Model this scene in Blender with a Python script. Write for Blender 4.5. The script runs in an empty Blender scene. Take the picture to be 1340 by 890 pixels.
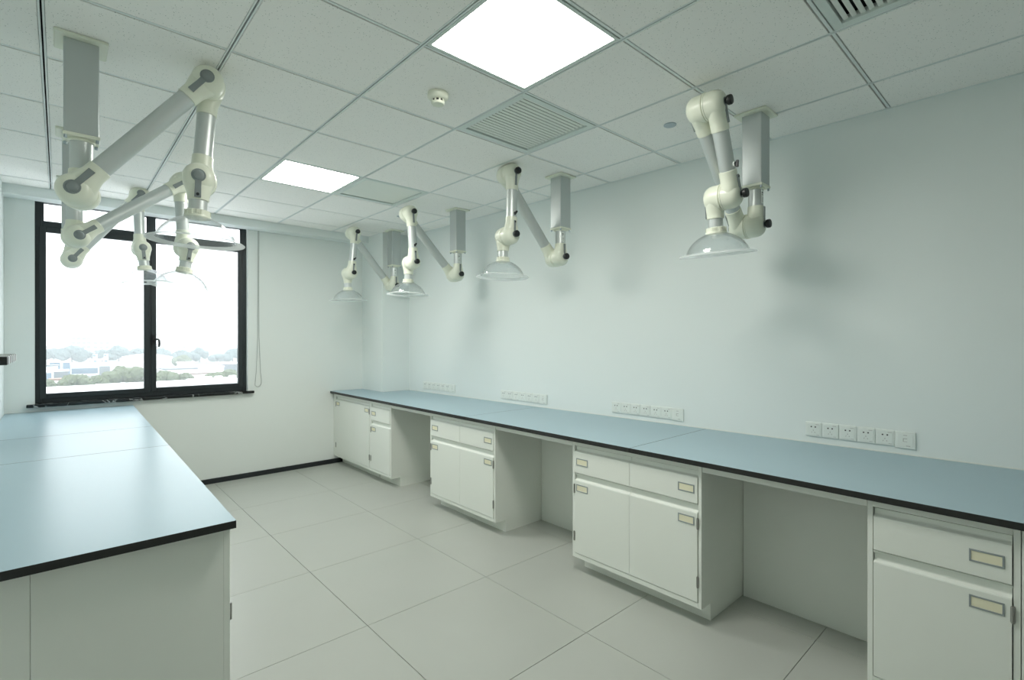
import bpy, bmesh, math, random
from mathutils import Vector, Matrix, noise

C = bpy.context.scene.collection
PI = math.pi
R = math.radians
random.seed(7)
sc = bpy.context.scene

# ------------------------------------------------------------------ camera
CAM_H = 1.481
cam = bpy.data.cameras.new('camera')
cam.sensor_width = 36
cam.lens = 652.85 / 1340 * 36
cam.clip_end = 3000
cam.clip_start = 0.02
camo = bpy.data.objects.new('camera', cam)
camo.location = (0, 0, CAM_H)
camo.rotation_euler = (PI / 2 - 0.0015, 0, -0.7369)
C.objects.link(camo)
sc.camera = camo

# ------------------------------------------------------------------ sky, exposure
SKY_COL, SKY_STR = (0.92, 0.97, 1.0), 2.35
PANEL_COL, PANEL_STR = (1.0, 1.0, 0.93), 17.6
W = bpy.data.worlds.new('overcast_sky')
sc.world = W
W.use_nodes = True
bg = W.node_tree.nodes['Background']
bg.inputs[0].default_value = (*SKY_COL, 1)
bg.inputs[1].default_value = SKY_STR
sc.view_settings.view_transform = 'Standard'
sc.view_settings.look = 'None'
sc.view_settings.exposure = 0.83
sc.view_settings.gamma = 1.0
sc.view_settings.use_curve_mapping = False
sc.cycles.transparent_max_bounces = 24
sc.cycles.max_bounces = 14
sc.cycles.diffuse_bounces = 8
sc.cycles.glossy_bounces = 6
sc.cycles.volume_bounces = 1

# ------------------------------------------------------------------ materials
def mat(name, col, rough=0.5, metal=0.0, bump=None, vary=0.0, vscale=3.0, spec=0.5):
    m = bpy.data.materials.new(name)
    m.use_nodes = True
    nt = m.node_tree
    b = nt.nodes['Principled BSDF']
    b.inputs['Base Color'].default_value = (*col, 1)
    b.inputs['Roughness'].default_value = rough
    b.inputs['Metallic'].default_value = metal
    b.inputs['Specular IOR Level'].default_value = spec
    tc = nt.nodes.new('ShaderNodeTexCoord')
    if vary:
        n = nt.nodes.new('ShaderNodeTexNoise')
        n.inputs['Scale'].default_value = vscale
        n.inputs['Detail'].default_value = 5
        nt.links.new(tc.outputs['Object'], n.inputs['Vector'])
        mx = nt.nodes.new('ShaderNodeMix'); mx.data_type = 'RGBA'
        mx.inputs[6].default_value = (*[c * (1 - vary) for c in col], 1)
        mx.inputs[7].default_value = (*[min(1, c * (1 + vary)) for c in col], 1)
        nt.links.new(n.outputs['Fac'], mx.inputs[0])
        nt.links.new(mx.outputs[2], b.inputs['Base Color'])
    if bump:
        n = nt.nodes.new('ShaderNodeTexNoise')
        n.inputs['Scale'].default_value = bump[0]
        n.inputs['Detail'].default_value = 4
        nt.links.new(tc.outputs['Object'], n.inputs['Vector'])
        bp = nt.nodes.new('ShaderNodeBump')
        bp.inputs['Strength'].default_value = bump[1]
        bp.inputs['Distance'].default_value = 0.002
        nt.links.new(n.outputs['Fac'], bp.inputs['Height'])
        nt.links.new(bp.outputs['Normal'], b.inputs['Normal'])
    return m

def emit(name, col, s):
    m = bpy.data.materials.new(name); m.use_nodes = True
    nt = m.node_tree; nt.nodes.clear()
    o = nt.nodes.new('ShaderNodeOutputMaterial'); e = nt.nodes.new('ShaderNodeEmission')
    e.inputs[0].default_value = (*col, 1); e.inputs[1].default_value = s
    nt.links.new(e.outputs[0], o.inputs[0])
    return m

def clear(name, tint, body, bodycol, lo=0.03, hi=0.7, rough=0.03, power=6):
    """thin transparent sheet: transparent + a little milky diffuse + edge-on gloss"""
    m = bpy.data.materials.new(name); m.use_nodes = True
    nt = m.node_tree; nt.nodes.clear()
    o = nt.nodes.new('ShaderNodeOutputMaterial')
    t = nt.nodes.new('ShaderNodeBsdfTransparent'); t.inputs[0].default_value = (*tint, 1)
    d0 = nt.nodes.new('ShaderNodeBsdfDiffuse'); d0.inputs[0].default_value = (*bodycol, 1)
    d1 = nt.nodes.new('ShaderNodeBsdfTranslucent'); d1.inputs[0].default_value = (*bodycol, 1)
    d = nt.nodes.new('ShaderNodeMixShader'); d.inputs[0].default_value = 0.5
    nt.links.new(d0.outputs[0], d.inputs[1]); nt.links.new(d1.outputs[0], d.inputs[2])
    g = nt.nodes.new('ShaderNodeBsdfGlossy'); g.inputs['Roughness'].default_value = rough
    lw = nt.nodes.new('ShaderNodeLayerWeight'); lw.inputs[0].default_value = 0.5
    pw = nt.nodes.new('ShaderNodeMath'); pw.operation = 'POWER'; pw.inputs[1].default_value = power
    nt.links.new(lw.outputs['Facing'], pw.inputs[0])
    mr = nt.nodes.new('ShaderNodeMapRange')
    mr.inputs['To Min'].default_value = lo; mr.inputs['To Max'].default_value = hi
    nt.links.new(pw.outputs[0], mr.inputs['Value'])
    m1 = nt.nodes.new('ShaderNodeMixShader'); m1.inputs[0].default_value = body
    nt.links.new(t.outputs[0], m1.inputs[1]); nt.links.new(d.outputs[0], m1.inputs[2])
    m2 = nt.nodes.new('ShaderNodeMixShader')
    nt.links.new(mr.outputs[0], m2.inputs[0])
    nt.links.new(m1.outputs[0], m2.inputs[1]); nt.links.new(g.outputs[0], m2.inputs[2])
    nt.links.new(m2.outputs[0], o.inputs[0])
    return m

M = {}
M['wall'] = mat('white_wall_paint', (0.80, 0.845, 0.835), 0.6, bump=(180, 0.08), spec=0.3)
M['window_wall'] = mat('white_wall_paint_smooth', (0.80, 0.835, 0.815), 0.6, bump=(180, 0.08), spec=0.3)
M['plaster'] = mat('soffit_paint', (0.80, 0.845, 0.835), 0.6, bump=(150, 0.08), spec=0.3)
M['grout'] = mat('dark_grout', (0.16, 0.165, 0.15), 0.9)
M['plenum'] = mat('dark_plenum', (0.03, 0.033, 0.035), 0.9)
M['tee'] = mat('ceiling_rail_enamel', (0.76, 0.80, 0.79), 0.4)
M['white'] = mat('white_powder_coat', (0.79, 0.815, 0.765), 0.38, bump=(400, 0.05))
M['panel'] = mat('white_melamine', (0.79, 0.815, 0.77), 0.45)
M['blue'] = mat('blue_grey_laminate', (0.355, 0.48, 0.54), 0.30, spec=0.17, vary=0.03, vscale=2.0, bump=(500, 0.06))
M['black'] = mat('black_phenolic_core', (0.012, 0.013, 0.012), 0.45)
M['kick'] = mat('black_skirting', (0.015, 0.019, 0.022), 0.3)
M['frame'] = mat('anthracite_window_frame', (0.018, 0.025, 0.028), 0.45, bump=(300, 0.05))
M['cream'] = mat('cream_plastic', (0.78, 0.80, 0.68), 0.32)
M['alu'] = mat('satin_aluminium', (0.62, 0.65, 0.64), 0.40, 0.6)
M['duct'] = mat('anodised_aluminium', (0.53, 0.565, 0.56), 0.40, 0.45)
M['grey'] = mat('grey_plastic', (0.23, 0.26, 0.26), 0.45)
M['knob'] = mat('black_knob_plastic', (0.012, 0.014, 0.016), 0.4)
M['steel'] = mat('dark_hinge_steel', (0.34, 0.34, 0.32), 0.35, 0.7)
M['bolt'] = mat('zinc_bolt', (0.40, 0.46, 0.50), 0.35, 0.8)
M['labelframe'] = mat('grey_label_frame', (0.30, 0.335, 0.34), 0.4, 0.2)
M['paper'] = mat('cream_label_paper', (0.80, 0.765, 0.58), 0.7)
M['socket'] = mat('socket_plastic', (0.79, 0.825, 0.79), 0.3)
M['slot'] = mat('dark_socket_slot', (0.04, 0.04, 0.04), 0.6)
M['mark'] = mat('grey_print', (0.46, 0.45, 0.43), 0.6)
M['slat'] = mat('vent_enamel', (0.80, 0.83, 0.78), 0.45)
M['ventframe'] = mat('vent_frame_enamel', (0.68, 0.74, 0.71), 0.45)
M['cord'] = mat('grey_cord', (0.38, 0.40, 0.38), 0.6)
M['sprinkler'] = mat('pale_metal_disc', (0.42, 0.48, 0.52), 0.4, 0.3)
M['diffuser'] = emit('light_panel_diffuser', PANEL_COL, PANEL_STR)
M['acrylic'] = clear('clear_acrylic', (0.985, 0.99, 0.992), 0.045, (0.86, 0.92, 0.95), 0.02, 0.9, 0.03, 3.0)
M['acrylic_rim'] = clear('acrylic_flange', (0.96, 0.975, 0.975), 0.42, (0.97, 0.98, 0.98), 0.02, 0.10)
M['glass'] = clear('window_glass', (0.97, 0.985, 0.985), 0.0, (1, 1, 1), 0.03, 0.6, 0.0)
M['ground'] = mat('pale_ground', (0.15, 0.155, 0.15), 0.9, vary=0.25, vscale=0.03)
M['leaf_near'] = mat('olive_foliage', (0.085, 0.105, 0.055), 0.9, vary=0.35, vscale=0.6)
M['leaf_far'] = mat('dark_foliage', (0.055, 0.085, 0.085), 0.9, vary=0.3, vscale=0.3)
M['bark'] = mat('bark', (0.10, 0.08, 0.06), 0.9)
M['bwhite'] = mat('white_render', (0.82, 0.83, 0.82), 0.8, vary=0.05, vscale=0.2)
M['broof'] = mat('white_sheet_roof', (0.85, 0.86, 0.86), 0.6)
M['bblue'] = mat('blue_sheet_metal', (0.085, 0.15, 0.22), 0.6)
M['bgrey'] = mat('grey_sheet_roof', (0.12, 0.14, 0.155), 0.6)
M['borange'] = mat('orange_fascia', (0.21, 0.115, 0.08), 0.7)
M['bwin'] = mat('far_window_glass', (0.11, 0.14, 0.155), 0.4)

# speckled mineral-fibre ceiling tile
def tile_mat():
    m = mat('mineral_fibre_tile', (0.93, 0.915, 0.885), 0.85, spec=0.2)
    nt = m.node_tree; b = nt.nodes['Principled BSDF']
    geo = nt.nodes.new('ShaderNodeNewGeometry')
    v = nt.nodes.new('ShaderNodeTexVoronoi'); v.inputs['Scale'].default_value = 95
    nt.links.new(geo.outputs['Position'], v.inputs['Vector'])
    n = nt.nodes.new('ShaderNodeTexNoise'); n.inputs['Scale'].default_value = 46; n.inputs['Detail'].default_value = 2
    nt.links.new(geo.outputs['Position'], n.inputs['Vector'])
    # pin holes: small voronoi centres, only where the noise is high
    a = nt.nodes.new('ShaderNodeMapRange'); a.inputs['From Min'].default_value = 0.10; a.inputs['From Max'].default_value = 0.20
    nt.links.new(v.outputs['Distance'], a.inputs['Value'])
    c = nt.nodes.new('ShaderNodeMapRange'); c.inputs['From Min'].default_value = 0.44; c.inputs['From Max'].default_value = 0.52
    nt.links.new(n.outputs['Fac'], c.inputs['Value'])
    iv = nt.nodes.new('ShaderNodeMath'); iv.operation = 'SUBTRACT'; iv.inputs[0].default_value = 1
    nt.links.new(c.outputs[0], iv.inputs[1])
    mxm = nt.nodes.new('ShaderNodeMath'); mxm.operation = 'MAXIMUM'
    nt.links.new(a.outputs[0], mxm.inputs[0]); nt.links.new(iv.outputs[0], mxm.inputs[1])
    mx = nt.nodes.new('ShaderNodeMix'); mx.data_type = 'RGBA'
    mx.inputs[6].default_value = (0.36, 0.39, 0.37, 1); mx.inputs[7].default_value = (0.93, 0.915, 0.885, 1)
    nt.links.new(mxm.outputs[0], mx.inputs[0]); nt.links.new(mx.outputs[2], b.inputs['Base Color'])
    bp = nt.nodes.new('ShaderNodeBump'); bp.inputs['Strength'].default_value = 0.3; bp.inputs['Distance'].default_value = 0.002
    nt.links.new(mxm.outputs[0], bp.inputs['Height']); nt.links.new(bp.outputs['Normal'], b.inputs['Normal'])
    return m
M['tile'] = tile_mat()

def floor_mat():
    m = mat('matt_porcelain_tile', (0.5, 0.51, 0.465), 0.36, spec=0.45)
    nt = m.node_tree; b = nt.nodes['Principled BSDF']
    geo = nt.nodes.new('ShaderNodeNewGeometry'); oi = nt.nodes.new('ShaderNodeObjectInfo')
    n = nt.nodes.new('ShaderNodeTexNoise'); n.inputs['Scale'].default_value = 2.2; n.inputs['Detail'].default_value = 6
    n2 = nt.nodes.new('ShaderNodeTexNoise'); n2.inputs['Scale'].default_value = 140; n2.inputs['Detail'].default_value = 2
    nt.links.new(geo.outputs['Position'], n.inputs['Vector']); nt.links.new(geo.outputs['Position'], n2.inputs['Vector'])
    ad = nt.nodes.new('ShaderNodeMath'); ad.operation = 'MULTIPLY_ADD'; ad.inputs[1].default_value = 0.35
    nt.links.new(n2.outputs['Fac'], ad.inputs[0]); nt.links.new(n.outputs['Fac'], ad.inputs[2])
    a2 = nt.nodes.new('ShaderNodeMath'); a2.operation = 'MULTIPLY_ADD'; a2.inputs[1].default_value = 0.25
    nt.links.new(oi.outputs['Random'], a2.inputs[0]); nt.links.new(ad.outputs[0], a2.inputs[2])
    mr = nt.nodes.new('ShaderNodeMapRange'); mr.inputs['From Max'].default_value = 1.6
    nt.links.new(a2.outputs[0], mr.inputs['Value'])
    mx = nt.nodes.new('ShaderNodeMix'); mx.data_type = 'RGBA'
    mx.inputs[6].default_value = (0.415, 0.432, 0.398, 1); mx.inputs[7].default_value = (0.478, 0.495, 0.460, 1)
    nt.links.new(mr.outputs[0], mx.inputs[0]); nt.links.new(mx.outputs[2], b.inputs['Base Color'])
    return m
M['floor'] = floor_mat()

def marble():
    m = mat('black_marble', (0.012, 0.013, 0.014), 0.15)
    nt = m.node_tree; b = nt.nodes['Principled BSDF']
    tc = nt.nodes.new('ShaderNodeTexCoord')
    n = nt.nodes.new('ShaderNodeTexNoise'); n.inputs['Scale'].default_value = 5; n.inputs['Detail'].default_value = 8
    n.inputs['Distortion'].default_value = 1.2
    nt.links.new(tc.outputs['Object'], n.inputs['Vector'])
    s = nt.nodes.new('ShaderNodeMath'); s.operation = 'SUBTRACT'; s.inputs[1].default_value = 0.5
    ab = nt.nodes.new('ShaderNodeMath'); ab.operation = 'ABSOLUTE'
    nt.links.new(n.outputs['Fac'], s.inputs[0]); nt.links.new(s.outputs[0], ab.inputs[0])
    mr = nt.nodes.new('ShaderNodeMapRange'); mr.inputs['From Max'].default_value = 0.018
    nt.links.new(ab.outputs[0], mr.inputs['Value'])
    mx = nt.nodes.new('ShaderNodeMix'); mx.data_type = 'RGBA'
    mx.inputs[6].default_value = (0.45, 0.47, 0.47, 1); mx.inputs[7].default_value = (0.010, 0.012, 0.013, 1)
    nt.links.new(mr.outputs[0], mx.inputs[0]); nt.links.new(mx.outputs[2], b.inputs['Base Color'])
    return m
M['marble'] = marble()

# ------------------------------------------------------------------ mesh helpers
class MB:
    def __init__(s): s.v = []; s.f = []; s.mi = []
    def add(s, vs, fs, mi=0):
        o = len(s.v); s.v += [tuple(v) for v in vs]
        for f in fs: s.f.append([o + i for i in f]); s.mi.append(mi)
        return s
    def box(s, x0, x1, y0, y1, z0, z1, mi=0):
        return s.add([(x0,y0,z0),(x1,y0,z0),(x1,y1,z0),(x0,y1,z0),(x0,y0,z1),(x1,y0,z1),(x1,y1,z1),(x0,y1,z1)],
                     [(0,3,2,1),(4,5,6,7),(0,1,5,4),(1,2,6,5),(2,3,7,6),(3,0,4,7)], mi)
    def prism(s, poly, z0, z1, mi=0, mtop=None):
        """poly counter-clockwise in xy"""
        n = len(poly)
        s.add([(x,y,z0) for x,y in poly] + [(x,y,z1) for x,y in poly], [], mi)
        o = len(s.v) - 2*n
        s.f.append([o+i for i in reversed(range(n))]); s.mi.append(mi)
        s.f.append([o+n+i for i in range(n)]); s.mi.append(mi if mtop is None else mtop)
        for i in range(n):
            j = (i+1) % n
            s.f.append([o+i, o+j, o+n+j, o+n+i]); s.mi.append(mi)
        return s
    def profile_x(s, prof, x0, x1, mi=0):
        """closed (y,z) profile extruded along x"""
        n = len(prof); o = len(s.v)
        s.v += [(x0,y,z) for y,z in prof] + [(x1,y,z) for y,z in prof]
        s.f.append([o+i for i in range(n)]); s.f.append([o+n+i for i in reversed(range(n))]); s.mi += [mi, mi]
        for i in range(n):
            j = (i+1) % n
            s.f.append([o+j, o+i, o+n+i, o+n+j]); s.mi.append(mi)
        return s
    def loft(s, rings, cap0=True, cap1=True, mi=0):
        n = len(rings[0]); o = len(s.v)
        for r in rings: s.v += [tuple(p) for p in r]
        for k in range(len(rings)-1):
            for i in range(n):
                j = (i+1) % n
                s.f.append([o+k*n+i, o+k*n+j, o+(k+1)*n+j, o+(k+1)*n+i]); s.mi.append(mi)
        if cap0: s.f.append([o+i for i in reversed(range(n))]); s.mi.append(mi)
        if cap1: s.f.append([o+(len(rings)-1)*n+i for i in range(n)]); s.mi.append(mi)
        return s
    def lathe(s, prof, axis='Z', n=32, closed=False, mi=0):
        """prof of (r, h) revolved about an axis"""
        rings = []
        for r, h in prof:
            ring = []
            for i in range(n):
                a = 2*PI*i/n; c, q = r*math.cos(a), r*math.sin(a)
                ring.append({'Z': (c,q,h), 'Y': (q,h,c), 'X': (h,c,q)}[axis])
            rings.append(ring)
        if closed: rings.append(rings[0])
        return s.loft(rings, not closed, not closed, mi)
    def tube(s, pts, r, n=8, mi=0):
        pts = [Vector(p) for p in pts]; rings = []
        up = Vector((0.13, 0.31, 0.94))
        for i, p in enumerate(pts):
            d = (pts[min(i+1, len(pts)-1)] - pts[max(i-1, 0)]).normalized()
            a = d.cross(up).normalized(); b = d.cross(a)
            rings.append([p + (a*math.cos(2*PI*k/n) + b*math.sin(2*PI*k/n))*r for k in range(n)])
        return s.loft(rings, True, True, mi)
    def mesh(s, name, mats, bevel=0.0, smooth=None, seg=1):
        me = bpy.data.meshes.new(name)
        me.from_pydata(s.v, [], s.f)
        for m in (mats if isinstance(mats, (list, tuple)) else [mats]): me.materials.append(m)
        for p, i in zip(me.polygons, s.mi): p.material_index = i
        bm = bmesh.new(); bm.from_mesh(me)
        bmesh.ops.recalc_face_normals(bm, faces=bm.faces)
        if bevel:
            es = [e for e in bm.edges if len(e.link_faces) == 2 and e.calc_face_angle(0) > 0.6]
            bmesh.ops.bevel(bm, geom=es, offset=bevel, segments=seg, affect='EDGES', profile=0.5, clamp_overlap=True)
        if smooth is not None:
            for f in bm.faces: f.smooth = True
            for e in bm.edges:
                if len(e.link_faces) == 2 and e.calc_face_angle(0) > R(smooth): e.smooth = False
        bm.to_mesh(me); bm.free()
        return me
    def obj(s, name, mats, parent=None, bevel=0.0, smooth=None, seg=1, loc=None, rot=None):
        return link(name, s.mesh(name, mats, bevel, smooth, seg), parent, loc, rot)

def link(name, me, parent=None, loc=None, rot=None):
    o = bpy.data.objects.new(name, me)
    C.objects.link(o)
    if parent is not None: o.parent = parent
    if loc is not None: o.location = loc
    if rot is not None: o.rotation_euler = rot
    return o

def tag(o, label, cat, group=None):
    o['label'] = label; o['category'] = cat
    if group: o['group'] = group
    return o

def thing(name, label, cat, loc=(0,0,0), rz=0.0, group=None):
    o = bpy.data.objects.new(name, None); o.empty_display_size = 0.1
    C.objects.link(o); o.location = loc; o.rotation_euler = (0,0,rz)
    return tag(o, label, cat, group)

def stuff(o):
    o['kind'] = 'stuff'; return o

def struct(o):
    o['kind'] = 'structure'; return o

# ------------------------------------------------------------------ room dimensions
H = 2.735                      # ceiling
YW = 5.86                      # inner face of the window wall
XL = -0.337                    # inner face of the left wall
YB = -2.3                      # rear wall behind the camera
GX, GY, GT = 1.749, 1.833, 0.6 # ceiling grid origin and module
TOPZ = 0.864                   # worktop surface
def wx(y): return 3.365 - 0.04 * y   # the right wall runs very slightly out of square

# ------------------------------------------------------------------ floor
FX, FY, FTX, FTY = 1.1795, 3.211, 0.788, 0.8
fl = struct(MB().box(XL-.2, 3.7, YB-.2, YW+.3, -0.25, -0.006).obj('floor', M['grout']))
for i in range(-3, 4):
    for j in range(-8, 5):
        x0, x1 = FX+i*FTX+.0013, FX+(i+1)*FTX-.0013
        y0, y1 = FY+j*FTY+.0013, FY+(j+1)*FTY-.0013
        x0, x1, y0, y1 = max(x0, XL), min(x1, 3.46), max(y0, YB), min(y1, YW)
        if x1-x0 < .02 or y1-y0 < .02: continue
        cx, cy = (x0+x1)/2, (y0+y1)/2
        MB().box(x0-cx, x1-cx, y0-cy, y1-cy, -.008, 0).obj('floor_tile', M['floor'], fl, bevel=.0008, loc=(cx, cy, 0))

# ------------------------------------------------------------------ walls
struct(MB().prism([(wx(YB), YB), (wx(YB)+.35, YB), (wx(YW)+.5, YW+.3), (wx(YW+.3), YW+.3)], -.01, H+.12).obj('wall_right', M['wall']))
struct(MB().box(XL-.2, XL, YB-.2, YW+.3, -.01, H+.12).obj('wall_left', M['wall']))
struct(MB().box(XL, wx(YB), YB-.2, YB, -.01, H+.12).obj('wall_rear', M['wall']))
OX0, OX1, OZ0, OZ1 = -0.155, 1.497, 0.930, 2.70     # window opening
ww = MB()
ww.box(XL, OX0, YW, YW+.24, -.01, H+.12); ww.box(OX1, wx(YW)+.05, YW, YW+.24, -.01, H+.12)
ww.box(OX0, OX1, YW, YW+.24, -.01, OZ0-.028); ww.box(OX0, OX1, YW, YW+.24, OZ1, H+.12)
struct(ww.obj('wall_window', M['window_wall']))
PX, PY = 2.80, 5.335
struct(MB().prism([(PX, PY), (wx(PY)+.03, PY), (wx(YW)+.03, YW), (PX, YW)], 0, H+.02).obj('trim_1', M['wall']))          # corner pillar
struct(MB().box(XL, PX, 5.69, YW, 2.655, H+.02).obj('trim_2', M['plaster']))                                             # soffit over the window
struct(MB().box(.44, 2.56, YW-.012, YW, 0, .052).obj('baseboard_window', M['kick'], bevel=.002))

# ------------------------------------------------------------------ ceiling
ce = struct(MB().box(XL-.2, 3.75, YB-.2, YW+.24, H+.10, H+.22).obj('ceiling', M['plenum']))
GAP = 0.0115
LIGHT_CELLS = {(-1, -1), (-1, 3)}
VENT_CELLS = {(0, 0), (0, 3), (0, -3)}
def clip_x(y): return wx(y) - 0.001
for i in range(-4, 3):
    for j in range(-7, 7):
        if (i, j) in LIGHT_CELLS or (i, j) in VENT_CELLS: continue
        x0, x1 = GX+i*GT+GAP, GX+(i+1)*GT-GAP
        y0, y1 = GY+j*GT+GAP, GY+(j+1)*GT-GAP
        x0, y0, y1 = max(x0, XL+.001), max(y0, YB+.001), min(y1, 5.688)
        if y1-y0 < .015 or x1-x0 < .015 or x0 > clip_x(y1)-.01: continue
        xa, xb = min(x1, clip_x(y0)), min(x1, clip_x(y1))
        MB().prism([(x0,y0),(xa,y0),(xb,y1),(x0,y1)], H, H+.022).obj('ceiling_tile', M['tile'], ce, bevel=.0015)
for i in range(-3, 4):
    x = GX+i*GT
    if x < XL+.02 or x > wx(YB): continue
    ye = min(5.688, (3.365-x)/0.04) if x > wx(5.688) else 5.688
    MB().box(x-.0100, x-.0032, YB, ye, H+.001, H+.03).obj('ceiling_rail', M['tee'], ce)
    MB().box(x+.0032, x+.0100, YB, ye, H+.001, H+.03).obj('ceiling_rail', M['tee'], ce)
for j in range(-6, 7):
    y = GY+j*GT
    for i in range(-4, 3):
        x0, x1 = max(GX+i*GT+.0105, XL), min(GX+(i+1)*GT-.0105, wx(y))
        if x1-x0 < .02: continue
        MB().box(x0, x1, y-.0058, y+.0058, H+.002, H+.03).obj('cross_rail', M['tee'], ce)
# wall angle along the right wall
MB().prism([(wx(YB)-.012,YB),(wx(YB),YB),(wx(5.335),5.335),(wx(5.335)-.012,5.335)], H-.003, H+.0005).obj('wall_angle', M['tee'], ce)

def cell(i, j): return GX+(i+.5)*GT, GY+(j+.5)*GT

for (i, j), lab in (((-1,-1), 'large white square ceiling light panel nearest the camera, beside smoke detector'),
                    ((-1,3), 'smaller-looking white square ceiling light panel further back toward the window')):
    x, y = cell(i, j)
    t = thing('ceiling_light', lab, 'light', (x, y, H), 0, 'square ceiling light panels')
    f = MB(); a, b = .2885, .272
    f.box(-a,a,-a,-b,0,.02); f.box(-a,a,b,a,0,.02); f.box(-a,-b,-b,b,0,.02); f.box(b,a,-b,b,0,.02)
    f.obj('frame', M['ventframe'], t, bevel=.001)
    MB().box(-b,b,-b,b,.004,.012).obj('diffuser', M['diffuser'], t)
    MB().box(-a,a,-a,a,.0205,.05).obj('housing', M['ventframe'], t)

slat_me = None
for (i, j), lab in (((0,0), 'slatted square air vent in ceiling next to the nearer light panel'),
                    ((0,3), 'slatted square air vent in ceiling beside the far light panel'),
                    ((0,-3), 'slatted air vent with dark gaps cut off by the top edge')):
    x, y = cell(i, j)
    t = thing('ceiling_vent', lab, 'vent', (x, y, H), 0, 'square ceiling air vents')
    f = MB(); a, b = .2885, .255
    f.box(-a,a,-a,-b,0,.03); f.box(-a,a,b,a,0,.03); f.box(-a,-b,-b,b,0,.03); f.box(b,a,-b,b,0,.03)
    f.obj('frame', M['ventframe'], t, bevel=.001)
    MB().box(-a,a,-a,a,.05,.06).obj('backing', M['plenum'], t)
    if slat_me is None:
        c, s_ = math.cos(R(14)), math.sin(R(14))
        pr = []
        for u, v in ((-.0085,-.0015),(.0085,-.0015),(.0085,.0015),(-.0085,.0015)):
            pr.append((u*c - v*s_, -(u*s_ + v*c)))
        slat_me = MB().profile_x(pr, -.256, .256).mesh('slat', M['slat'])
    n = 18
    for k in range(n):
        link('slat', slat_me, t, (0, -b + (k+.5)*2*b/n, .0125))

# smoke detector
t = thing('smoke_detector', 'round cream smoke detector on ceiling tile left of the big light', 'smoke detector', (1.432, 2.14, H))
MB().lathe([(.052,0),(.054,-.012),(.052,-.022),(.046,-.03),(.038,-.034)], n=32).obj('base', M['cream'], t, smooth=40)
MB().lathe([(.029,-.034),(.029,-.048)], n=24).obj('sensor_cage', M['slot'], t, smooth=40)
for k in range(9):
    MB().box(.028,.0335,-.004,.004,-.050,-.033).obj('cage_bar', M['cream'], t, rot=(0,0,2*PI*k/9+.2))
MB().lathe([(.034,-.046),(.0345,-.05),(.030,-.057),(.02,-.059)], n=28).obj('cap', M['cream'], t, smooth=40)
for (x, y), lab in (((2.645,1.54), 'flat pale sprinkler cover disc left of the nearest right-hand arm'),
                    ((2.575,4.53), 'tiny flat sprinkler cover disc beside a far right-hand arm')):
    t = MB().lathe([(.036,0),(.036,-.004),(.033,-.006)], n=28).obj('sprinkler_cover', M['sprinkler'], smooth=30, loc=(x,y,H))
    tag(t, lab, 'sprinkler', 'ceiling sprinkler covers')

# ------------------------------------------------------------------ window
wr = bpy.data.objects.new('window_1', None); C.objects.link(wr); wr.location = (0, 5.924, 0); struct(wr)
wr['label'] = 'large dark framed window with two lower sashes and two upper lights'
X0, X1, Z0, Z1 = OX0, OX1, OZ0, OZ1
TZ0, TZ1 = 2.425, 2.500
MX0, MX1 = .632, .690
f = MB()
fw = .045
f.box(X0, X0+fw, 0, .07, Z0, Z1); f.box(X1-fw, X1, 0, .07, Z0, Z1)
f.box(X0+fw, X1-fw, 0, .07, Z0, Z0+.045); f.box(X0+fw, X1-fw, 0, .07, Z1-.035, Z1)
f.box(X0+fw, X1-fw, 0, .07, TZ0+.02, TZ1)
f.box(MX0+.004, MX1-.004, 0, .07, Z0+.045, Z1-.035)
f.obj('window_frame', M['frame'], wr, bevel=.003)
def sash(x0, x1, z0, z1, w, y0, glassname):
    g = MB()
    g.box(x0, x0+w, y0, y0+.05, z0, z1); g.box(x1-w, x1, y0, y0+.05, z0, z1)
    g.box(x0+w, x1-w, y0, y0+.05, z0, z0+w); g.box(x0+w, x1-w, y0, y0+.05, z1-w, z1)
    s_ = g.obj('sash', M['frame'], wr, bevel=.003)
    MB().box(x0+w-.004, x1-w+.004, y0+.022, y0+.028, z0+w-.004, z1-w+.004).obj('glass_pane', M['glass'], s_)
    return s_
sash(X0+fw-.018, MX0+.014, Z0+.035, TZ0+.03, .044, -.012, '')
s2 = sash(MX1-.030, X1-fw+.006, Z0+.040, TZ0+.03, .040, -.006, '')
for a, b in ((X0+fw, MX0+.004), (MX1-.004, X1-fw)):
    MB().box(a, b, .03, .036, TZ1, Z1-.035).obj('glass_pane', M['glass'], wr)
    g = MB(); g.box(a, a+.012, .015, .03, TZ1, Z1-.035); g.box(b-.012, b, .015, .03, TZ1, Z1-.035); g.box(a+.012, b-.012, .015, .03, TZ1, TZ1+.01)
    g.obj('glazing_bead', M['frame'], wr)
# cam handle on the meeting stile
hd = MB(); hd.box(.664, .692, -.034, -.006, 1.440, 1.520); hd.lathe([(.013,-.06),(.013,-.028)], 'Y', 16)
for k in range(len(hd.v)-32, len(hd.v)):
    v = hd.v[k]; hd.v[k] = (v[0]+.684, v[1], v[2]+1.482)
ho = hd.obj('handle', M['knob'], wr, smooth=40)
MB().tube([(.686,-.062,1.482),(.706,-.066,1.480),(.714,-.068,1.470),(.716,-.068,1.44),(.712,-.068,1.408)], .0095, 10).obj('lever', M['knob'], ho, smooth=50)
# marble sill
MB().box(-.205, OX1+.05, -.115, .0, .904, .930).obj('window_sill', M['marble'], wr, bevel=.003)
MB().box(OX0, OX1, 0, .17, .904, .930).obj('outer_sill', M['marble'], wr)

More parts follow.
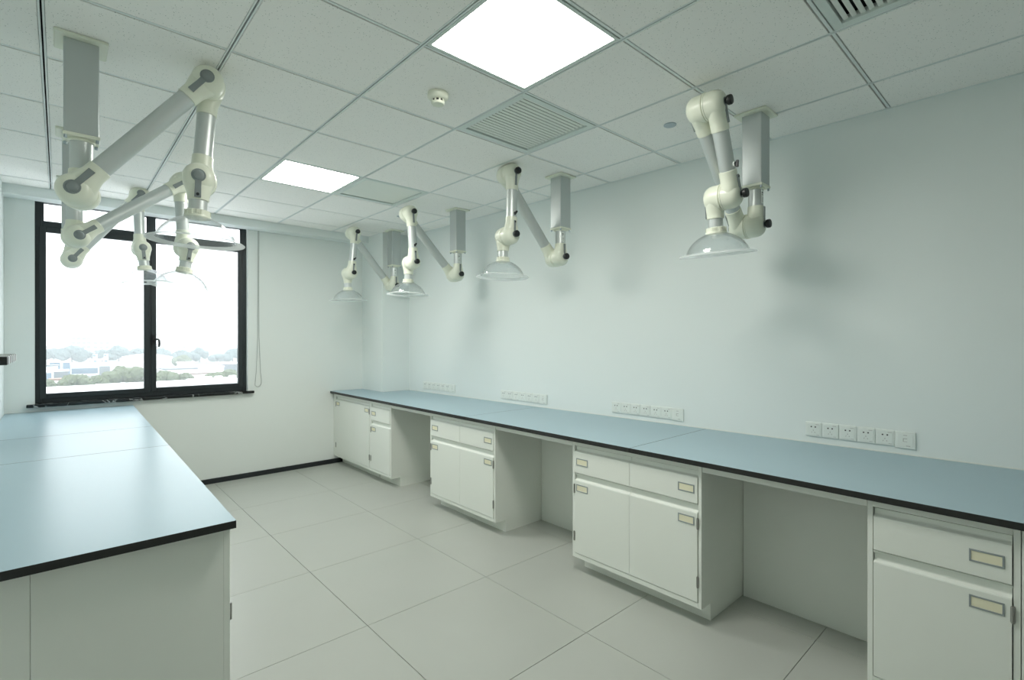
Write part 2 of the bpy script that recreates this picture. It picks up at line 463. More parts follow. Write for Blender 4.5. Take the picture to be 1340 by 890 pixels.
# roller blind chain
pts = []
cx = 1.60
for k in range(15): pts.append((cx+.004-.0*k, YW-.012, 2.66-k*.105))
loop = [(cx+.018,1.12),(cx+.028,1.04),(cx+.026,1.0),(cx+.008,.972),(cx-.018,.966),(cx-.036,.985),(cx-.034,1.03),(cx-.022,1.16)]
pts = [(cx+.004, YW-.012, 2.655)] + [(cx+.003, YW-.012, 2.4), (cx+.002, YW-.012, 2.0), (cx+.004, YW-.012, 1.5)] + [(x, YW-.012, z) for x, z in loop] + [(cx-.010, YW-.012, 1.5), (cx-.006, YW-.012, 2.0), (cx-.005, YW-.012, 2.655)]
tag(MB().tube(pts, .0022, 6).obj('blind_cord', M['cord'], smooth=60), 'thin grey looped blind cord hanging beside the window', 'cord')

# ------------------------------------------------------------------ worktops
def board(poly, parent):
    MB().prism(poly, TOPZ-.026, TOPZ, 0, 1).obj('worktop_board', [M['black'], M['blue']], parent, bevel=.0006)
XE = 2.39
t = thing('worktop', 'long blue-grey worktop with black edge along the right wall', 'worktop', (0,0,0))
S1, S2, g_ = 1.645, 3.205, .0012
board([(XE,-.95),(wx(-.95)-.004,-.95),(wx(S1)-.004,S1-g_),(XE,S1-g_)], t)
board([(XE,S1+g_),(wx(S1)-.004,S1+g_),(wx(S2)-.004,S2-g_),(XE,S2-g_)], t)
board([(XE,S2+g_),(wx(S2)-.004,S2+g_),(wx(PY)-.004,PY-.003),(PX-.003,PY-.003),(PX-.003,YW-.003),(XE,YW-.003)], t)
MB().prism([(wx(-.95)-.004,-.95),(wx(-.95),-.95),(wx(PY-.003),PY-.003),(wx(PY-.003)-.004,PY-.003)], TOPZ-.02, TOPZ+.006).obj('sealant_bead', M['white'], t)
def ex(y): return .446 + (y-1.889)*(.512-.446)/(YW-1.889)
t = thing('worktop', 'pale blue-grey worktop with black edge on the left, below the window', 'worktop', (0,0,0))
for a, b in ((1.889, 3.498), (3.502, 4.338), (4.342, YW-.003)):
    board([(XL+.002,a),(ex(a),a),(ex(b),b),(XL+.002,b)], t)

# ------------------------------------------------------------------ base cabinets
BOT, CTOP = .095, TOPZ-.0275
def front_profile(z0, z1):
    """door / drawer front with a finger-pull lip along its top"""
    return [(.020,z0),(-.003,z0),(-.004,z0+.003),(-.004,z1-.036),(-.002,z1-.031),(.002,z1-.029),(.013,z1-.024),(.015,z1-.020),(.015,z1),(.020,z1)]
def label_holder(par, x, z):
    w, h = .046, .0225
    m = MB()
    m.box(x-w,x+w,-.007,-.004,z+h-.006,z+h); m.box(x-w,x+w,-.007,-.004,z-h,z-h+.006)
    m.box(x-w,x-w+.006,-.007,-.004,z-h+.006,z+h-.006); m.box(x+w-.006,x+w,-.007,-.004,z-h+.006,z+h-.006)
    m.obj('label_holder', M['labelframe'], par, bevel=.0008)
    MB().box(x-w+.006,x+w-.006,-.0052,-.004,z-h+.006,z+h-.006).obj('paper_label', M['paper'], par)
def hinge(par, x, z):
    m = MB()
    m.lathe([(.0055,z-.029),(.0055,z+.029)], 'Z', 12)
    for k in range(len(m.v)-24, len(m.v)): v = m.v[k]; m.v[k] = (v[0]+x, v[1]-.005, v[2])
    m.box(x-.0065, x+.0065, -.0065, -.004, z-.025, z+.025)
    m.obj('hinge', M['steel'], par, smooth=40)

def cabinet(lab, loc, rz, width, depth, drawers, doors, group, door_top=.618, filler=0.0, panel_side=False):
    """local frame: front at y=0 facing -y, x to the viewer's right. drawers/doors: list of (x0,x1,label_x,hinge_x)"""
    t = thing('base_cabinet', lab, 'cabinet', loc, rz, group)
    b = MB()
    w_ = .016        # hollow carcass: the gaps round the fronts open into its dark inside
    b.box(0, w_, .0201, depth, BOT, CTOP); b.box(width-w_, width, .0201, depth, BOT, CTOP)
    b.box(w_, width-w_, .0201, depth, BOT, BOT+w_); b.box(w_, width-w_, .0201, depth, CTOP-w_, CTOP)
    b.box(w_, width-w_, depth-w_, depth, BOT+w_, CTOP-w_)
    b.obj('carcass', M['white'], t)
    fr = MB(); s_ = .018
    fr.box(0, s_+filler, 0, .020, BOT, CTOP); fr.box(width-s_, width, 0, .020, BOT, CTOP)
    fr.box(s_+filler, width-s_, 0, .020, BOT, BOT+.028); fr.box(s_+filler, width-s_, 0, .020, .8055, CTOP)
    if drawers: fr.box(s_+filler, width-s_, .004, .020, door_top+.003, door_top+.011)
    fr.obj('face_frame', M['white'], t, bevel=.0012)
    MB().box(.012, width-.004, .105, depth-.01, 0, BOT).obj('plinth', M['white'], t)
    for x0, x1, lx, _ in drawers:
        d = MB().profile_x(front_profile(door_top+.0155, .800), x0, x1).obj('drawer', M['white'], t, bevel=.0006)
        if lx is not None: label_holder(d, lx, .706)
    ztop = door_top if drawers else .800
    for x0, x1, lx, hx in doors:
        d = MB().profile_x(front_profile(BOT+.031, ztop), x0, x1).obj('door', M['white'], t, bevel=.0006)
        if lx is not None: label_holder(d, lx, ztop-.077)
        if hx is not None:
            hinge(d, hx, ztop-.085); hinge(d, hx, .232)
    return t
XF = 2.432
RZ = -PI/2
def two(w, e=.021):     # two leaves with labels at the outer ends
    return w
grp = 'white base cabinets under the right worktop'
def double_cab(lab, yl, yr):
    w = yl-yr; e = .021; mid = w/2
    dr = [(e, mid-.0012, e+.06, None), (mid+.0012, w-e, w-e-.062, None)]
    dd = [(e, mid-.0008, e+.06, e-.002), (mid+.0008, w-e, w-e-.062, w-e+.002)]
    cabinet(lab, (XF, yl, 0), RZ, w, .52, dr, dd, grp)
# nearest on the right: one drawer over one door, then the next unit cut by the frame
w = .530-.093
cabinet('white single-door cabinet with one drawer, nearest on the right', (XF, .530, 0), RZ, w, .52,
        [(.021, w-.021, w-.085, None)], [(.021, w-.021, w-.085, w-.019)], grp)
w = .44
cabinet('sliver of white cabinet at the right edge of the frame', (XF, .0905, 0), RZ, w, .52,
        [(.021, w-.021, .085, None)], [(.021, w-.021, .085, .019)], grp)
double_cab('white two-drawer cabinet with double doors, second from the right edge', 2.103, 1.237)
double_cab('white two-drawer cabinet with double doors, in the middle of the run', 3.757, 2.867)
w = 4.902-4.460
cabinet('narrow white cabinet with one drawer joined to the far corner cabinet', (XF, 4.902, 0), RZ, w, .52,
        [(.019, w-.021, .019+.058, None)], [(.019, w-.021, .019+.058, .017)], grp)
w = YW-.004-4.9035
m_ = .056+.021
cabinet('white double-door cabinet without drawers in the far corner', (XF, YW-.004, 0), RZ, w, .36,
        [], [(m_, (m_+w-.021)/2-.0008, m_+.058, m_-.002), ((m_+w-.021)/2+.0008, w-.021, w-.021-.06, w-.019)], grp, filler=.056)
# knee spaces: back panel and rail under the worktop
for y1, y0, lab in ((1.235, .532, 'white back panel of the knee space nearest on the right'),
                    (2.865, 2.105, 'white back panel of the middle knee space under right worktop'),
                    (4.458, 3.759, 'white back panel of the far knee space near the corner')):
    t = thing('knee_space_panel', lab, 'panel', (0, (y0+y1)/2, 0), 0, 'knee space panels under the right worktop')
    L = (y1-y0)/2
    MB().box(2.925, 2.943, -L, L, 0, CTOP).obj('back_panel', M['panel'], t, bevel=.001)
    MB().box(XF+.003, XF+.023, -L, L, .800, CTOP).obj('rail', M['white'], t, bevel=.001)

# left run, seen end-on
gl = 'white base cabinets under the left worktop'
ys = [1.930, 2.900, 3.870, 4.840, YW-.004]
labs = ['white cabinet whose flat end panel faces the camera at bottom left', 'second white cabinet from the near end under the left worktop',
        'third white cabinet from the near end under the left worktop', 'white cabinet under the left worktop against the window wall']
for k in range(4):
    w = ys[k+1]-ys[k]-.0015; e = .021; mid = w/2
    cabinet(labs[k], (.436, ys[k], 0), PI/2, w, .496,
            [(e, mid-.0012, e+.06, None), (mid+.0012, w-e, w-e-.062, None)],
            [(e, mid-.0008, e+.06, e-.002), (mid+.0008, w-e, w-e-.062, w-e+.002)], gl)
ep = MB().box(XL+.002, -.0608, 1.930, 1.948, 0, CTOP).obj('end_panel', M['panel'], bevel=.0015)
tag(ep, 'narrow white end panel at left edge below the left worktop', 'panel')

# ------------------------------------------------------------------ wall sockets
ang = math.atan2(-1, .04)
PW = .086
plate_me = MB().box(-.0425,.0425,-.009,0,-.043,.043).mesh('plate', M['socket'], bevel=.004, seg=2)
face_me = MB().box(-.034,.034,-.0105,-.008,-.034,.034).mesh('face', M['socket'], bevel=.0015)
def slot_mesh():
    m = MB()
    m.box(-.002,.002,-.0112,-.0104,-.011,-.003)
    for s_ in (-1, 1):
        a = R(30)*s_
        c, q = math.cos(a), math.sin(a)
        pts_ = [(-.0017,-.004),(.0017,-.004),(.0017,.004),(-.0017,.004)]
        pts_ = [(s_*.010 + u*c - v*q, -.021 + u*q + v*c) for u, v in pts_]
        m.add([(x,-.0112,z) for x,z in pts_]+[(x,-.0104,z) for x,z in pts_], [(0,1,2,3),(7,6,5,4),(0,4,5,1),(1,5,6,2),(2,6,7,3),(3,7,4,0)])
    return m.mesh('contact_slots', M['mark'])
slots_me = slot_mesh()
round_me = MB().box(-.0035,.0035,-.0112,-.0104,-.0035,.0035).mesh('round_slot', M['slot'])
mark_me = MB().box(.012,.030,-.0108,-.0104,.028,.0305).box(.016,.031,-.0108,-.0104,-.0325,-.0305).mesh('print_mark', M['mark'])
port_me = MB().box(-.009,-.006,-.0112,-.0104,-.008,.010).box(-.006,.009,-.0112,-.0104,.007,.010).box(-.006,.009,-.0112,-.0104,-.008,-.006).mesh('data_port', M['mark'])
dmark_me = MB().box(-.008,.008,-.0108,-.0104,.025,.028).box(.004,.022,-.0108,-.0104,-.031,-.028).mesh('print_mark', M['mark'])
rows = [(1.034, .947, 5, 'row nearest the camera'), (2.411, .943, 6, 'second row from the camera'),
        (3.702, .941, 6, 'third row from the camera'), (5.028, .945, 6, 'row furthest away near corner')]
ordn = ['leftmost', 'second from left', 'third from left', 'fourth from left', 'fifth from left', 'sixth from left']
for y_l, z, n, rn in rows:
    for k in range(n+1):
        data = k == n
        y = y_l - (k+.5)*PW - (.001 if data else 0)
        lab = ('white data outlet plate ending the %s of wall sockets' % rn) if data else ('white wall socket plate, %s in the %s' % (ordn[k], rn))
        t = thing('data_outlet' if data else 'wall_socket', lab, 'outlet' if data else 'socket', (wx(y)-.0005, y, z-(.004 if data else 0)), ang, 'wall sockets above the right worktop')
        p_ = link('plate', plate_me, t); link('face', face_me, t)
        if data:
            p_.scale = (1.05, 1.0, 1.05)
            link('data_port', port_me, t); stuff(link('print_mark', dmark_me, t))
        else:
            cs = stuff(link('contact_slots', slots_me, t)); cs.scale = (.8, 1, .85); stuff(link('print_mark', mark_me, t))
            link('round_slot', round_me, t, (-.0105, 0, .0145)); link('round_slot', round_me, t, (.0105, 0, .0145))

# striped black box on the left wall
t = thing('wall_outlet_box', 'black wall box with white vertical stripes on the left wall', 'outlet box', (XL, 3.72, 1.367))
for k in range(5):
    y = k*.145
    MB().box(0, .135, y, y+.119, -.022, .022).obj('black_block', M['black'], t, bevel=.003)
    MB().box(0, .1362, y+.1205, y+.1435, -.0225, .0225).obj('white_divider', M['socket'], t, bevel=.002)

# ------------------------------------------------------------------ fume extraction arms
WOFF, L1, L2 = .09, .727, .447
def circ(x, ry, rz, n=28): return [(x, ry*math.cos(2*PI*k/n), rz*math.sin(2*PI*k/n)) for k in range(n)]
def elbow_mesh(side, cl=.125):
    m = MB()
    pr = [(.024,.0465),(.036,.0445),(.047,.039),(.0560,.030),(.0625,.017),(.0655,.002),(.066,-.012),(.066,-.035),(.0688,-.037),(.0688,-.0425),(.0640,-.0446)]
    m.lathe([(r, h*side) for r, h in pr], 'Y', 36)
    m.loft([circ(0,.0435,.060), circ(.03,.0435,.0585), circ(.055,.0432,.052), circ(.075,.0428,.0455), circ(.088,.0425,.043), circ(cl,.0425,.0425), circ(cl+.002,.0405,.0405)])
    return m.mesh('elbow', M['cream'], smooth=38)
def keyhole(r, neck, length, n=18):
    """outline in x,z: round head at the origin, neck along +x"""
    a0 = math.asin(min(.95, neck/r)); pts_ = []
    for k in range(n+1):
        a = a0 + (2*PI-2*a0)*k/n
        pts_.append((r*math.cos(a), r*math.sin(a)))
    pts_ += [(length*.5, -neck*.95), (length, -neck*1.05), (length, neck*1.05), (length*.5, neck*.95)]
    return pts_
def plate_mesh(side, r, neck, length, name, m_, y0=.0425, y1=.0485):
    o = MB(); kp = keyhole(r, neck, length); n = len(kp)
    a, b = y0*side, y1*side
    o.v = [(x,a,z) for x,z in kp]+[(x,b,z) for x,z in kp]
    o.f = [list(range(n)), list(range(2*n-1, n-1, -1))] + [[i,(i+1)%n,n+(i+1)%n,n+i] for i in range(n)]
    o.mi = [0]*len(o.f)
    return o.mesh(name, m_, bevel=.0008)
EL = {1: elbow_mesh(1), -1: elbow_mesh(-1)}
ELS = {1: elbow_mesh(1, .102), -1: elbow_mesh(-1, .102)}      # with a short collar
COVER_IN = plate_mesh(-1, .0285, .0125, .098, 'cover_plate', M['grey'])
COVER_OUT = plate_mesh(1, .020, .0085, .098, 'cover_plate', M['grey'])
DOME = MB().lathe([(.022,-.0485),(.021,-.0515),(.016,-.055),(.008,-.057)], 'Y', 24).mesh('cap', M['grey'], smooth=60)
KNOB = MB().lathe([(.012,.047),(.012,.056),(.021,.057),(.0235,.061),(.0235,.074),(.021,.078),(.012,.079)], 'Y', 26).mesh('knob', M['knob'], smooth=40)
DOT = MB().lathe([(.0065,.047),(.0065,.0515)], 'Y', 14).mesh('screw', M['knob'], smooth=40)
DOTN = MB().lathe([(.0065,-.047),(.0065,-.0515)], 'Y', 14).mesh('screw', M['knob'], smooth=40)
def tube_mesh(length): return MB().lathe([(.0385,0),(.0385,length)], 'X', 32).mesh('tube', M['alu'], smooth=40)
T1 = tube_mesh(L1-.245); T2 = tube_mesh(L2-.245)
PLATE = MB().box(-.087,.087,-.087,.087,-.014,0).mesh('ceiling_plate', M['cream'], bevel=.006, seg=2)
DUCT = MB().box(-.0565,.0565,-.053,.053,2.335-H,-.012).mesh('square_duct', M['duct'], bevel=.004, seg=2)
ENDP = MB().box(-.060,.060,-.057,.057,2.322-H,2.336-H).lathe([(.047,2.322-H),(.046,2.312-H)], 'Z', 28).mesh('end_plate', M['cream'], bevel=.002)
BOLT = MB().lathe([(.006,-.008),(.006,.004)], 'Z', 10).mesh('bolt', M['bolt'], smooth=40)
HOODN = MB().lathe([(.0365,-.085),(.0365,-.155)], 'Z', 28).mesh('nozzle_tube', M['alu'], smooth=40)
def ring_mesh():
    m = MB(); m.lathe([(.042,-.148),(.047,-.150),(.0475,-.156),(.0475,-.170),(.052,-.172),(.053,-.180),(.049,-.183)], 'Z', 40)
    for k in range(8):
        if k % 4 == 3: continue
        a = 2*PI*k/8 + .2
        for q in (-.16, 0, .16):
            c, s_ = math.cos(a+q), math.sin(a+q)
            e = [(.047,-.003),(.0515,-.003),(.0515,.003),(.047,.003)]
            P_ = [(u*c - v*s_, u*s_ + v*c) for u, v in e]
            m.add([(x,y,-.171) for x,y in P_]+[(x,y,-.151) for x,y in P_], [(3,2,1,0),(4,5,6,7),(0,1,5,4),(1,2,6,5),(2,3,7,6),(3,0,4,7)])
    return m.mesh('collar_ring', M['cream'], smooth=35)
RING = ring_mesh()
def hood_mesh():
    outer = [(.048,-.178),(.054,-.181),(.074,-.189),(.096,-.201),(.117,-.217),(.134,-.235),(.147,-.255),(.155,-.272),(.158,-.281)]
    inner = [(r-.0025, h-.0022) for r, h in outer]
    return MB().lathe(outer + inner[::-1], 'Z', 64, closed=True).mesh('hood', M['acrylic'], smooth=50)
def rim_mesh():
    pr = [(.1555,-.281),(.160,-.279),(.172,-.2815),(.188,-.286),(.193,-.290),(.191,-.293),(.186,-.291),(.171,-.286),(.160,-.284)]
    return MB().lathe(pr, 'Z', 64, closed=True).mesh('rim', M['acrylic_rim'], smooth=50)
HOOD, RIM = hood_mesh(), rim_mesh()
STICKER = MB().box(-.0135,.0135,.0385,.0395,-.036,.036).mesh('sticker', M['socket'])
STICKP = MB().box(-.008,.009,.0395,.0400,.020,.026).box(-.006,.009,.0395,.0400,.010,.013).box(-.010,.002,.0395,.0400,-.006,-.004).box(-.010,.006,.0395,.0400,-.014,-.012).box(-.010,.004,.0395,.0400,-.024,-.022).mesh('print_mark', M['slot'])
def damper_mesh():
    m = MB(); m.lathe([(.011,.037),(.011,.046)], 'Y', 18)
    m.box(-.006,.006,.046,.058,-.017,.017)
    return m.mesh('damper_knob', M['knob'], bevel=.001)
DAMP = damper_mesh()
DAMPB = MB().lathe([(.015,.035),(.016,.042)], 'Y', 18).mesh('damper_seat', M['socket'], smooth=40)

def fume_arm(lab, bx, by, rz0, th, a1, a2, a3, z1, tilt=0.0):
    t = thing('fume_arm', lab, 'fume extractor', (bx, by, H), 0, 'jointed fume extraction arms hanging from the ceiling')
    link('ceiling_plate', PLATE, t); link('square_duct', DUCT, t)
    e = link('end_plate', ENDP, t)
    for sx in (-1, 1):
        for sy in (-1, 1): link('bolt', BOLT, e, (sx*.051, sy*.048, 2.318-H))
    q = rz0 + R(th); cq, sq = math.cos(q), math.sin(q)
    a1, a2, a3 = R(a1), R(a2), R(a3)
    def place(name, me, par, x, y, z, phi):
        # arm frame (x along the reach, y along the joint axes) turned by q about the duct
        mt = Matrix.Rotation(q, 4, 'Z') @ Matrix.Translation((x, y, z-H)) @ Matrix.Rotation(-phi, 4, 'Y')
        o = link(name, me, par)
        o.matrix_local = mt
        return o
    # column tube
    l0 = 2.314-(z1+.100)
    place('tube', tube_mesh(l0), t, 0, 0, z1+.100, PI/2)
    st = place('sticker', STICKER, t, .012, 0, z1+.150, 0); stuff(link('print_mark', STICKP, st))
    j1 = (0, z1); j2 = (L1*math.cos(a1), z1+L1*math.sin(a1)); j3 = (j2[0]+L2*math.sin(a2), j2[1]-L2*math.cos(a2))
    def elbow(j, y, phi, knob, screw=False, short=False):
        side = 1 if knob else -1
        o = place('elbow', (ELS if short else EL)[side], t, j[0], y, j[1], phi)
        if knob:
            link('cover_plate', COVER_OUT, o); link('knob', KNOB, o)
            if screw: link('screw', DOT, o, (.088, 0, 0))
        else:
            link('cover_plate', COVER_IN, o); link('cap', DOME, o)
            if screw: link('screw', DOTN, o, (.085, 0, 0))
        return o
    elbow(j1, 0, PI/2, True, False, True)
    elbow(j1, -WOFF, a1, False)
    place('tube', T1, t, j1[0]+.1225*math.cos(a1), -WOFF, j1[1]+.1225*math.sin(a1), a1)
    elbow(j2, -WOFF, a1+PI, False)
    p3 = a2-PI/2
    elbow(j2, 0, p3, True)
    place('tube', T2, t, j2[0]+.1225*math.cos(p3), 0, j2[1]+.1225*math.sin(p3), p3)
    db = place('damper_seat', DAMPB, t, j3[0]-.150*math.cos(p3), 0, j3[1]-.150*math.sin(p3), p3)
    link('damper_knob', DAMP, db, None, (0, R(55), 0))
    elbow(j3, 0, p3+PI, True, True)
    elbow(j3, -WOFF, a3-PI/2, False, True, True)
    for nm, me in (('nozzle_tube', HOODN), ('collar_ring', RING)):
        place(nm, me, t, j3[0], -WOFF, j3[1], a3)
    h = place('hood', HOOD, t, j3[0], -WOFF, j3[1], a3)
    link('rim', RIM, h)
    return t

ARMS = [
 ('fume extraction arm nearest on the right with clear hood, folded tightly', 2.882, 1.150, PI, 2.3, 43.8, -26.0, -7.0, 2.117),
 ('second fume extraction arm from the right, clear hood above middle cabinets', 2.865, 2.600, PI, -5.0, 50.1, 1.8, 1.6, 2.113),
 ('third fume extraction arm from the right, clear hood overlapping the last column', 2.865, 3.940, PI, -2.1, 45.5, -3.6, 1.8, 2.109),
 ('furthest right-hand fume extraction arm, hanging in front of the corner pillar', 2.870, 5.190, PI, 2.6, 47.9, 5.5, -2.2, 2.104),
 ('large fume extraction arm nearest on the left, its column close to top left', .070, 2.795, 0, -13.2, 50.5, -4.3, -2.0, 2.092),
 ('middle fume extraction arm on the left with tilted hood before the window', .070, 4.051, 0, 8.6, 39.5, 3.0, -9.0, 2.101),
 ('furthest left fume extraction arm with pale hood before the window mullion', .070, 5.244, 0, 2.8, 54.0, 1.7, 5.3, 2.103),
]
for a in ARMS: fume_arm(*a)

# ------------------------------------------------------------------ the town beyond the window
GZ = -15.0
struct(MB().box(-300, 500, 40, 1500, GZ-.5, GZ).obj('ground', M['ground']))

def crown(cx, w, d, h, z0, leaf, seed, kids):
    rnd = random.Random(seed)
    bm = bmesh.new()
    for k in range(kids):
        u = (k+.5)/kids*2-1
        r = w*(.30+.16*rnd.random())/max(1, kids**.5*.62)
        px = cx + u*(w/2-r*.7); pz = z0 + h*(.42+.30*(1-u*u)*rnd.uniform(.5,1)); py = rnd.uniform(-.3,.3)*d
        rz = min(r, h*.5)
        mtx = Matrix.Translation((px, py, pz)) @ Matrix.Diagonal((r, min(r, d), rz*1.05, 1))
        bmesh.ops.create_icosphere(bm, subdivisions=3, radius=1, matrix=mtx)
    for v in bm.verts:
        n = noise.noise(v.co*(3.2/max(4, h))*2 + Vector((seed*3.1, 0, 0))) + .6*noise.noise(v.co*(7/max(4, h))*2) + .75*noise.noise(v.co*(24/max(4, h))*2)
        c = Vector((cx, 0, z0+h*.5))
        v.co += (v.co-c).normalized()*n*h*.07
    for f in bm.faces: f.smooth = False
    me = bpy.data.meshes.new('foliage'); bm.to_mesh(me); bm.free(); me.materials.append(leaf)
    return me
def tree(lab, x, y, w, top, leaf, seed, group=None, kids=7):
    t = thing('tree', lab, 'tree', (x, y, GZ), 0, group)
    h = top-GZ
    link('foliage', crown(0, w, max(3, w*.35), h*.86, h*.14, leaf, seed, kids), t)
    MB().lathe([(w*.03+.12, 0), (w*.02+.08, h*.45)], 'Z', 8).obj('trunk', M['bark'], t, smooth=60)
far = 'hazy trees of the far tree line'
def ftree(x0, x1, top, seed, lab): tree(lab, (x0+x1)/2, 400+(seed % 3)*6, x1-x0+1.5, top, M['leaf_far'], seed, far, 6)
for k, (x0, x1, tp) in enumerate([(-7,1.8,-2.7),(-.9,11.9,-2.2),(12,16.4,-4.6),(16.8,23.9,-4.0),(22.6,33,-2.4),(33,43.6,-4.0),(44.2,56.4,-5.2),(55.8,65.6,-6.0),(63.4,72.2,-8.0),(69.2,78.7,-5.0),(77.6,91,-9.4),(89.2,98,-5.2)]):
    od = ['first', 'second', 'third', 'fourth', 'fifth', 'sixth']
    ftree(x0, x1, tp, 11+k, 'hazy blue-grey far tree, %s from left in the %s window pane' % (od[k % 6], 'left' if k < 6 else 'right'))
for lab, x0, x1, y, tp, s_, kk in (
    ('olive tree at the lower left edge of the window view', -3.4, -.7, 190, -9.4, 41, 4),
    ('round olive tree in front of the blue sheds outside', .2, 6.7, 190, -7.6, 42, 8),
    ('small olive tree between two larger ones outside the left pane', 6.0, 10.2, 184, -8.2, 43, 5),
    ('widest olive tree, just left of the window mullion', 10.1, 21.8, 200, -7.2, 44, 11),
    ('olive tree just right of the window mullion', 21.4, 29.6, 200, -9.0, 45, 8),
    ('small olive tree below the orange-edged roof outside', 29.5, 34.0, 200, -10.0, 46, 5),
    ('olive tree left of the rightmost one in the right pane', 37.2, 43.2, 200, -10.1, 47, 6),
    ('olive tree at the right edge of the window view', 43.0, 49.6, 205, -9.8, 48, 6)):
    tree(lab, (x0+x1)/2, y, x1-x0+.6, tp, M['leaf_near'], s_, 'nearer trees outside the window', kk)
tree('green tree beside the white warehouse outside', 50, 325, 9.0, -7.3, M['leaf_near'], 61, None, 7)

# distant office block with a stepped side wing
t = thing('office_building', 'pale stepped office block rising above the far trees', 'building', (0, 500, GZ))
MB().box(6.1, 18.4, 0, 14, 0, 18.9).obj('tower', M['bwhite'], t)
MB().box(18.4, 29.8, 1, 14, 0, 15.7).obj('wing', M['bwhite'], t)
MB().box(29.8, 37.0, 2, 14, 0, 14.2).obj('wing', M['bwhite'], t)
MB().box(12.9, 13.1, 4, 4.2, 18.9, 22).obj('mast', M['bgrey'], t)
wm = MB().box(-1.15, 1.15, -.12, .1, 0, 1.9).mesh('window', M['bwin'])
for r_ in range(4):
    for k in range(4): link('window', wm, t, (7.9+k*2.95, 0, 6.4+r_*3.2))
    if r_ < 3:
        for k in range(3): link('window', wm, t, (20.6+k*3.6, 1, 6.1+r_*3.2))
t = thing('low_building', 'faint low white building in haze right of the mullion', 'building', (0, 520, GZ))
MB().box(60, 84, 0, 12, 0, 12.6).obj('wall', M['bwhite'], t); MB().box(64, 72, 2, 10, 12.6, 15.6).obj('roof_block', M['bwhite'], t)
for k in range(6): link('window', wm, t, (62.5+k*3.8, 0, 8.6))
t = thing('low_building', 'faint low white building in haze left of the mullion', 'building', (0, 540, GZ))
MB().box(38, 52, 0, 12, 0, 12.8).obj('wall', M['bwhite'], t)
for k in range(3): link('window', wm, t, (41+k*3.8, 0, 9.0))
# gate with twin towers
t = thing('gate_towers', 'two small white and blue towers joined by a beam', 'gate', (0, 330, GZ))
for x in (12.7, 17.0):
    MB().box(x, x+1.7, 0, 2, 0, 8.9).obj('tower', M['bwhite'], t)
    MB().box(x-.02, x+1.0, -.1, 0, 7.6, 8.7).obj('sign_panel', M['bblue'], t)
    MB().box(x+.1, x+1.4, -.1, 0, 4.4, 5.8).obj('sign_panel', M['bblue'], t)
MB().box(14.4, 17.0, .5, 1.5, 6.0, 6.5).obj('beam', M['bwhite'], t)
# warehouse with a curved roof
t = thing('warehouse', 'white warehouse with curved roof behind the window mullion', 'building', (0, 340, GZ))
MB().box(26.1, 47.8, 0, 16, 0, 6.6).obj('wall', M['bwhite'], t)
rf = [(26.0+22.0*k/12, 6.6+1.5*math.sin(PI*k/12)) for k in range(13)]
m = MB(); n = len(rf)
m.v = [(x,-.2,z) for x,z in rf]+[(x,16.2,z) for x,z in rf]
m.f = [[i,i+1,n+i+1,n+i] for i in range(n-1)]+[list(range(n))[::-1], [n+i for i in range(n)], [0,n,2*n-1,n-1]]; m.mi = [0]*len(m.f)
m.obj('roof', M['broof'], t, smooth=40)
MB().box(38.6, 39.6, -.2, 0, 4.6, 6.0).obj('sign_panel', M['bblue'], t)
# long flat hall
t = thing('long_hall', 'long flat white-roofed hall behind the olive trees', 'building', (0, 296, GZ))
MB().box(3.0, 32, 0, 20, 0, 4.2).obj('wall', M['bwhite'], t)
MB().box(2.6, 32.4, -.5, 20.5, 4.2, 5.2).obj('roof', M['broof'], t)
MB().box(4.0, 13.0, -.1, 0, 1.0, 3.4).obj('blue_band', M['bblue'], t)
MB().box(13.6, 17.2, -3, -.2, 0, 4.0).obj('annex', M['bgrey'], t)
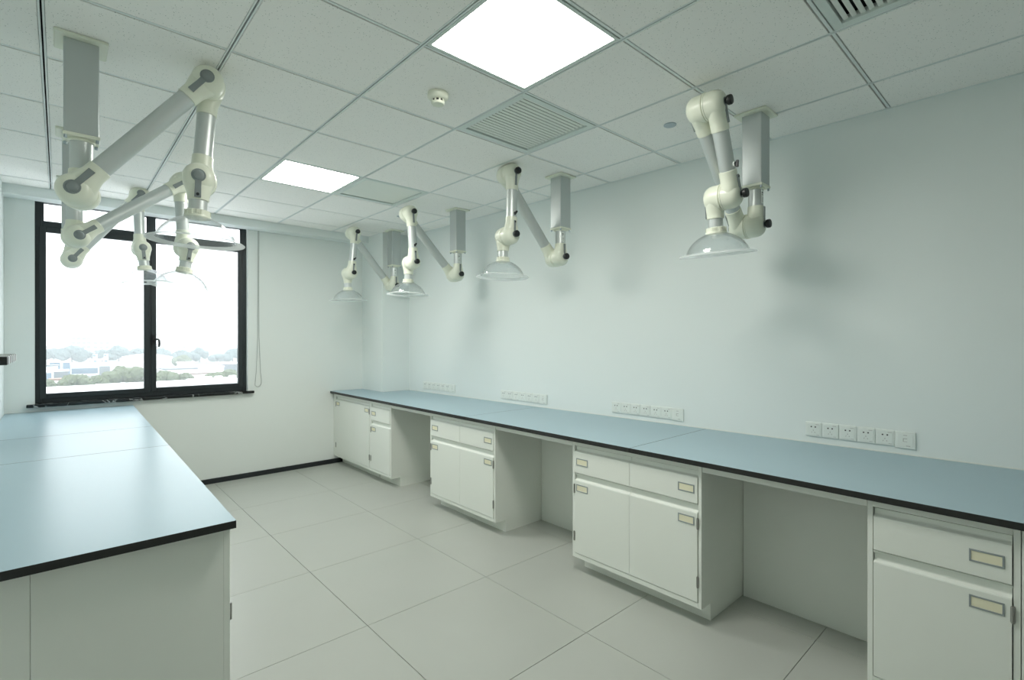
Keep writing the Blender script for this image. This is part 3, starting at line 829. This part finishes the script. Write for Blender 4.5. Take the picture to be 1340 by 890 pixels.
# sheds on the left
def shed(lab, x0, x1, y, top, wallm, roofm, d=8, over=.3):
    t = thing('shed', lab, 'building', ((x0+x1)/2, y, GZ))
    w = (x1-x0)/2; h = top-GZ
    MB().box(-w, w, 0, d, 0, h-.5).obj('wall', wallm, t)
    MB().box(-w-over, w+over, -over, d+over, h-.5, h).obj('roof', roofm, t)
    return t
shed('blue shed at the left edge of the window view', -5.5, -2.2, 250, -10.4, M['bblue'], M['broof'])
shed('blue and white shed in the back row at left outside', -3.0, .2, 285, -7.9, M['bblue'], M['broof'])
shed('small blue shed near the long flat hall', 1.2, 3.4, 284, -8.0, M['bblue'], M['broof'], 6)
shed('grey low shed among the blue sheds outside', -1.6, 2.6, 262, -10.6, M['bgrey'], M['broof'])
shed('white low shed among the blue sheds outside', -4.2, -.4, 272, -8.9, M['bwhite'], M['bgrey'], 6)
shed('white building with orange fascia at left outside', -2.4, 1.4, 204, -10.5, M['bwhite'], M['borange'], 5, .1)
t = shed('long white building with orange fascia in the right pane', 29.6, 51, 235, -12.2, M['bwhite'], M['borange'], 10, .1)
MB().box(-11, 11, -.4, 10.3, 2.8, 3.1).obj('roof_sheet', M['broof'], t)
shed('grey ribbed roof building in the right pane', 33.5, 46, 262, -11.4, M['bwhite'], M['bgrey'], 14)
shed('pale flat roofed building in the middle of the right pane', 46.8, 60.6, 280, -11.7, M['bwhite'], M['broof'], 10)
shed('small white shed near the green tree in the right pane', 45.2, 51.5, 302, -10.2, M['bwhite'], M['broof'], 6)
shed('blue-grey shed at the right edge of the window view', 62.6, 71.5, 290, -10.9, M['bgrey'], M['broof'], 12)
# near roofs just above the window sill
shed('nearest white flat roof at lower left outside', -4, 5.6, 130, -8.9, M['bwhite'], M['broof'], 18)
shed('nearest white flat roof left of the mullion outside', 6.2, 14.4, 128, -8.5, M['bwhite'], M['broof'], 16)
shed('nearest white flat roof in the right pane', 15.6, 25, 136, -8.9, M['bwhite'], M['broof'], 14)
t = shed('pale grey roofed block at lower right outside', 25.6, 36, 144, -9.2, M['bwhite'], M['broof'], 14)
for x in (-3.2, -.8, 2.4): MB().box(x, x+1.5, 3, 4.5, 5.8, 6.9).obj('roof_unit', M['bwhite'], t)

# haze over the town
hz = bpy.data.materials.new('town_haze'); hz.use_nodes = True
nt = hz.node_tree; nt.nodes.clear()
o_ = nt.nodes.new('ShaderNodeOutputMaterial'); vs = nt.nodes.new('ShaderNodeVolumeScatter')
vs.inputs['Color'].default_value = (0.93, 0.98, 1.0, 1); vs.inputs['Density'].default_value = 0.0012
nt.links.new(vs.outputs[0], o_.inputs['Volume'])
hz.cycles.homogeneous_volume = True
h = MB().box(-290, 490, 60, 1400, GZ+.02, 70).obj('haze', hz); h['kind'] = 'stuff'
h['label'] = 'pale daylight haze lying over the distant town'; h['category'] = 'haze'
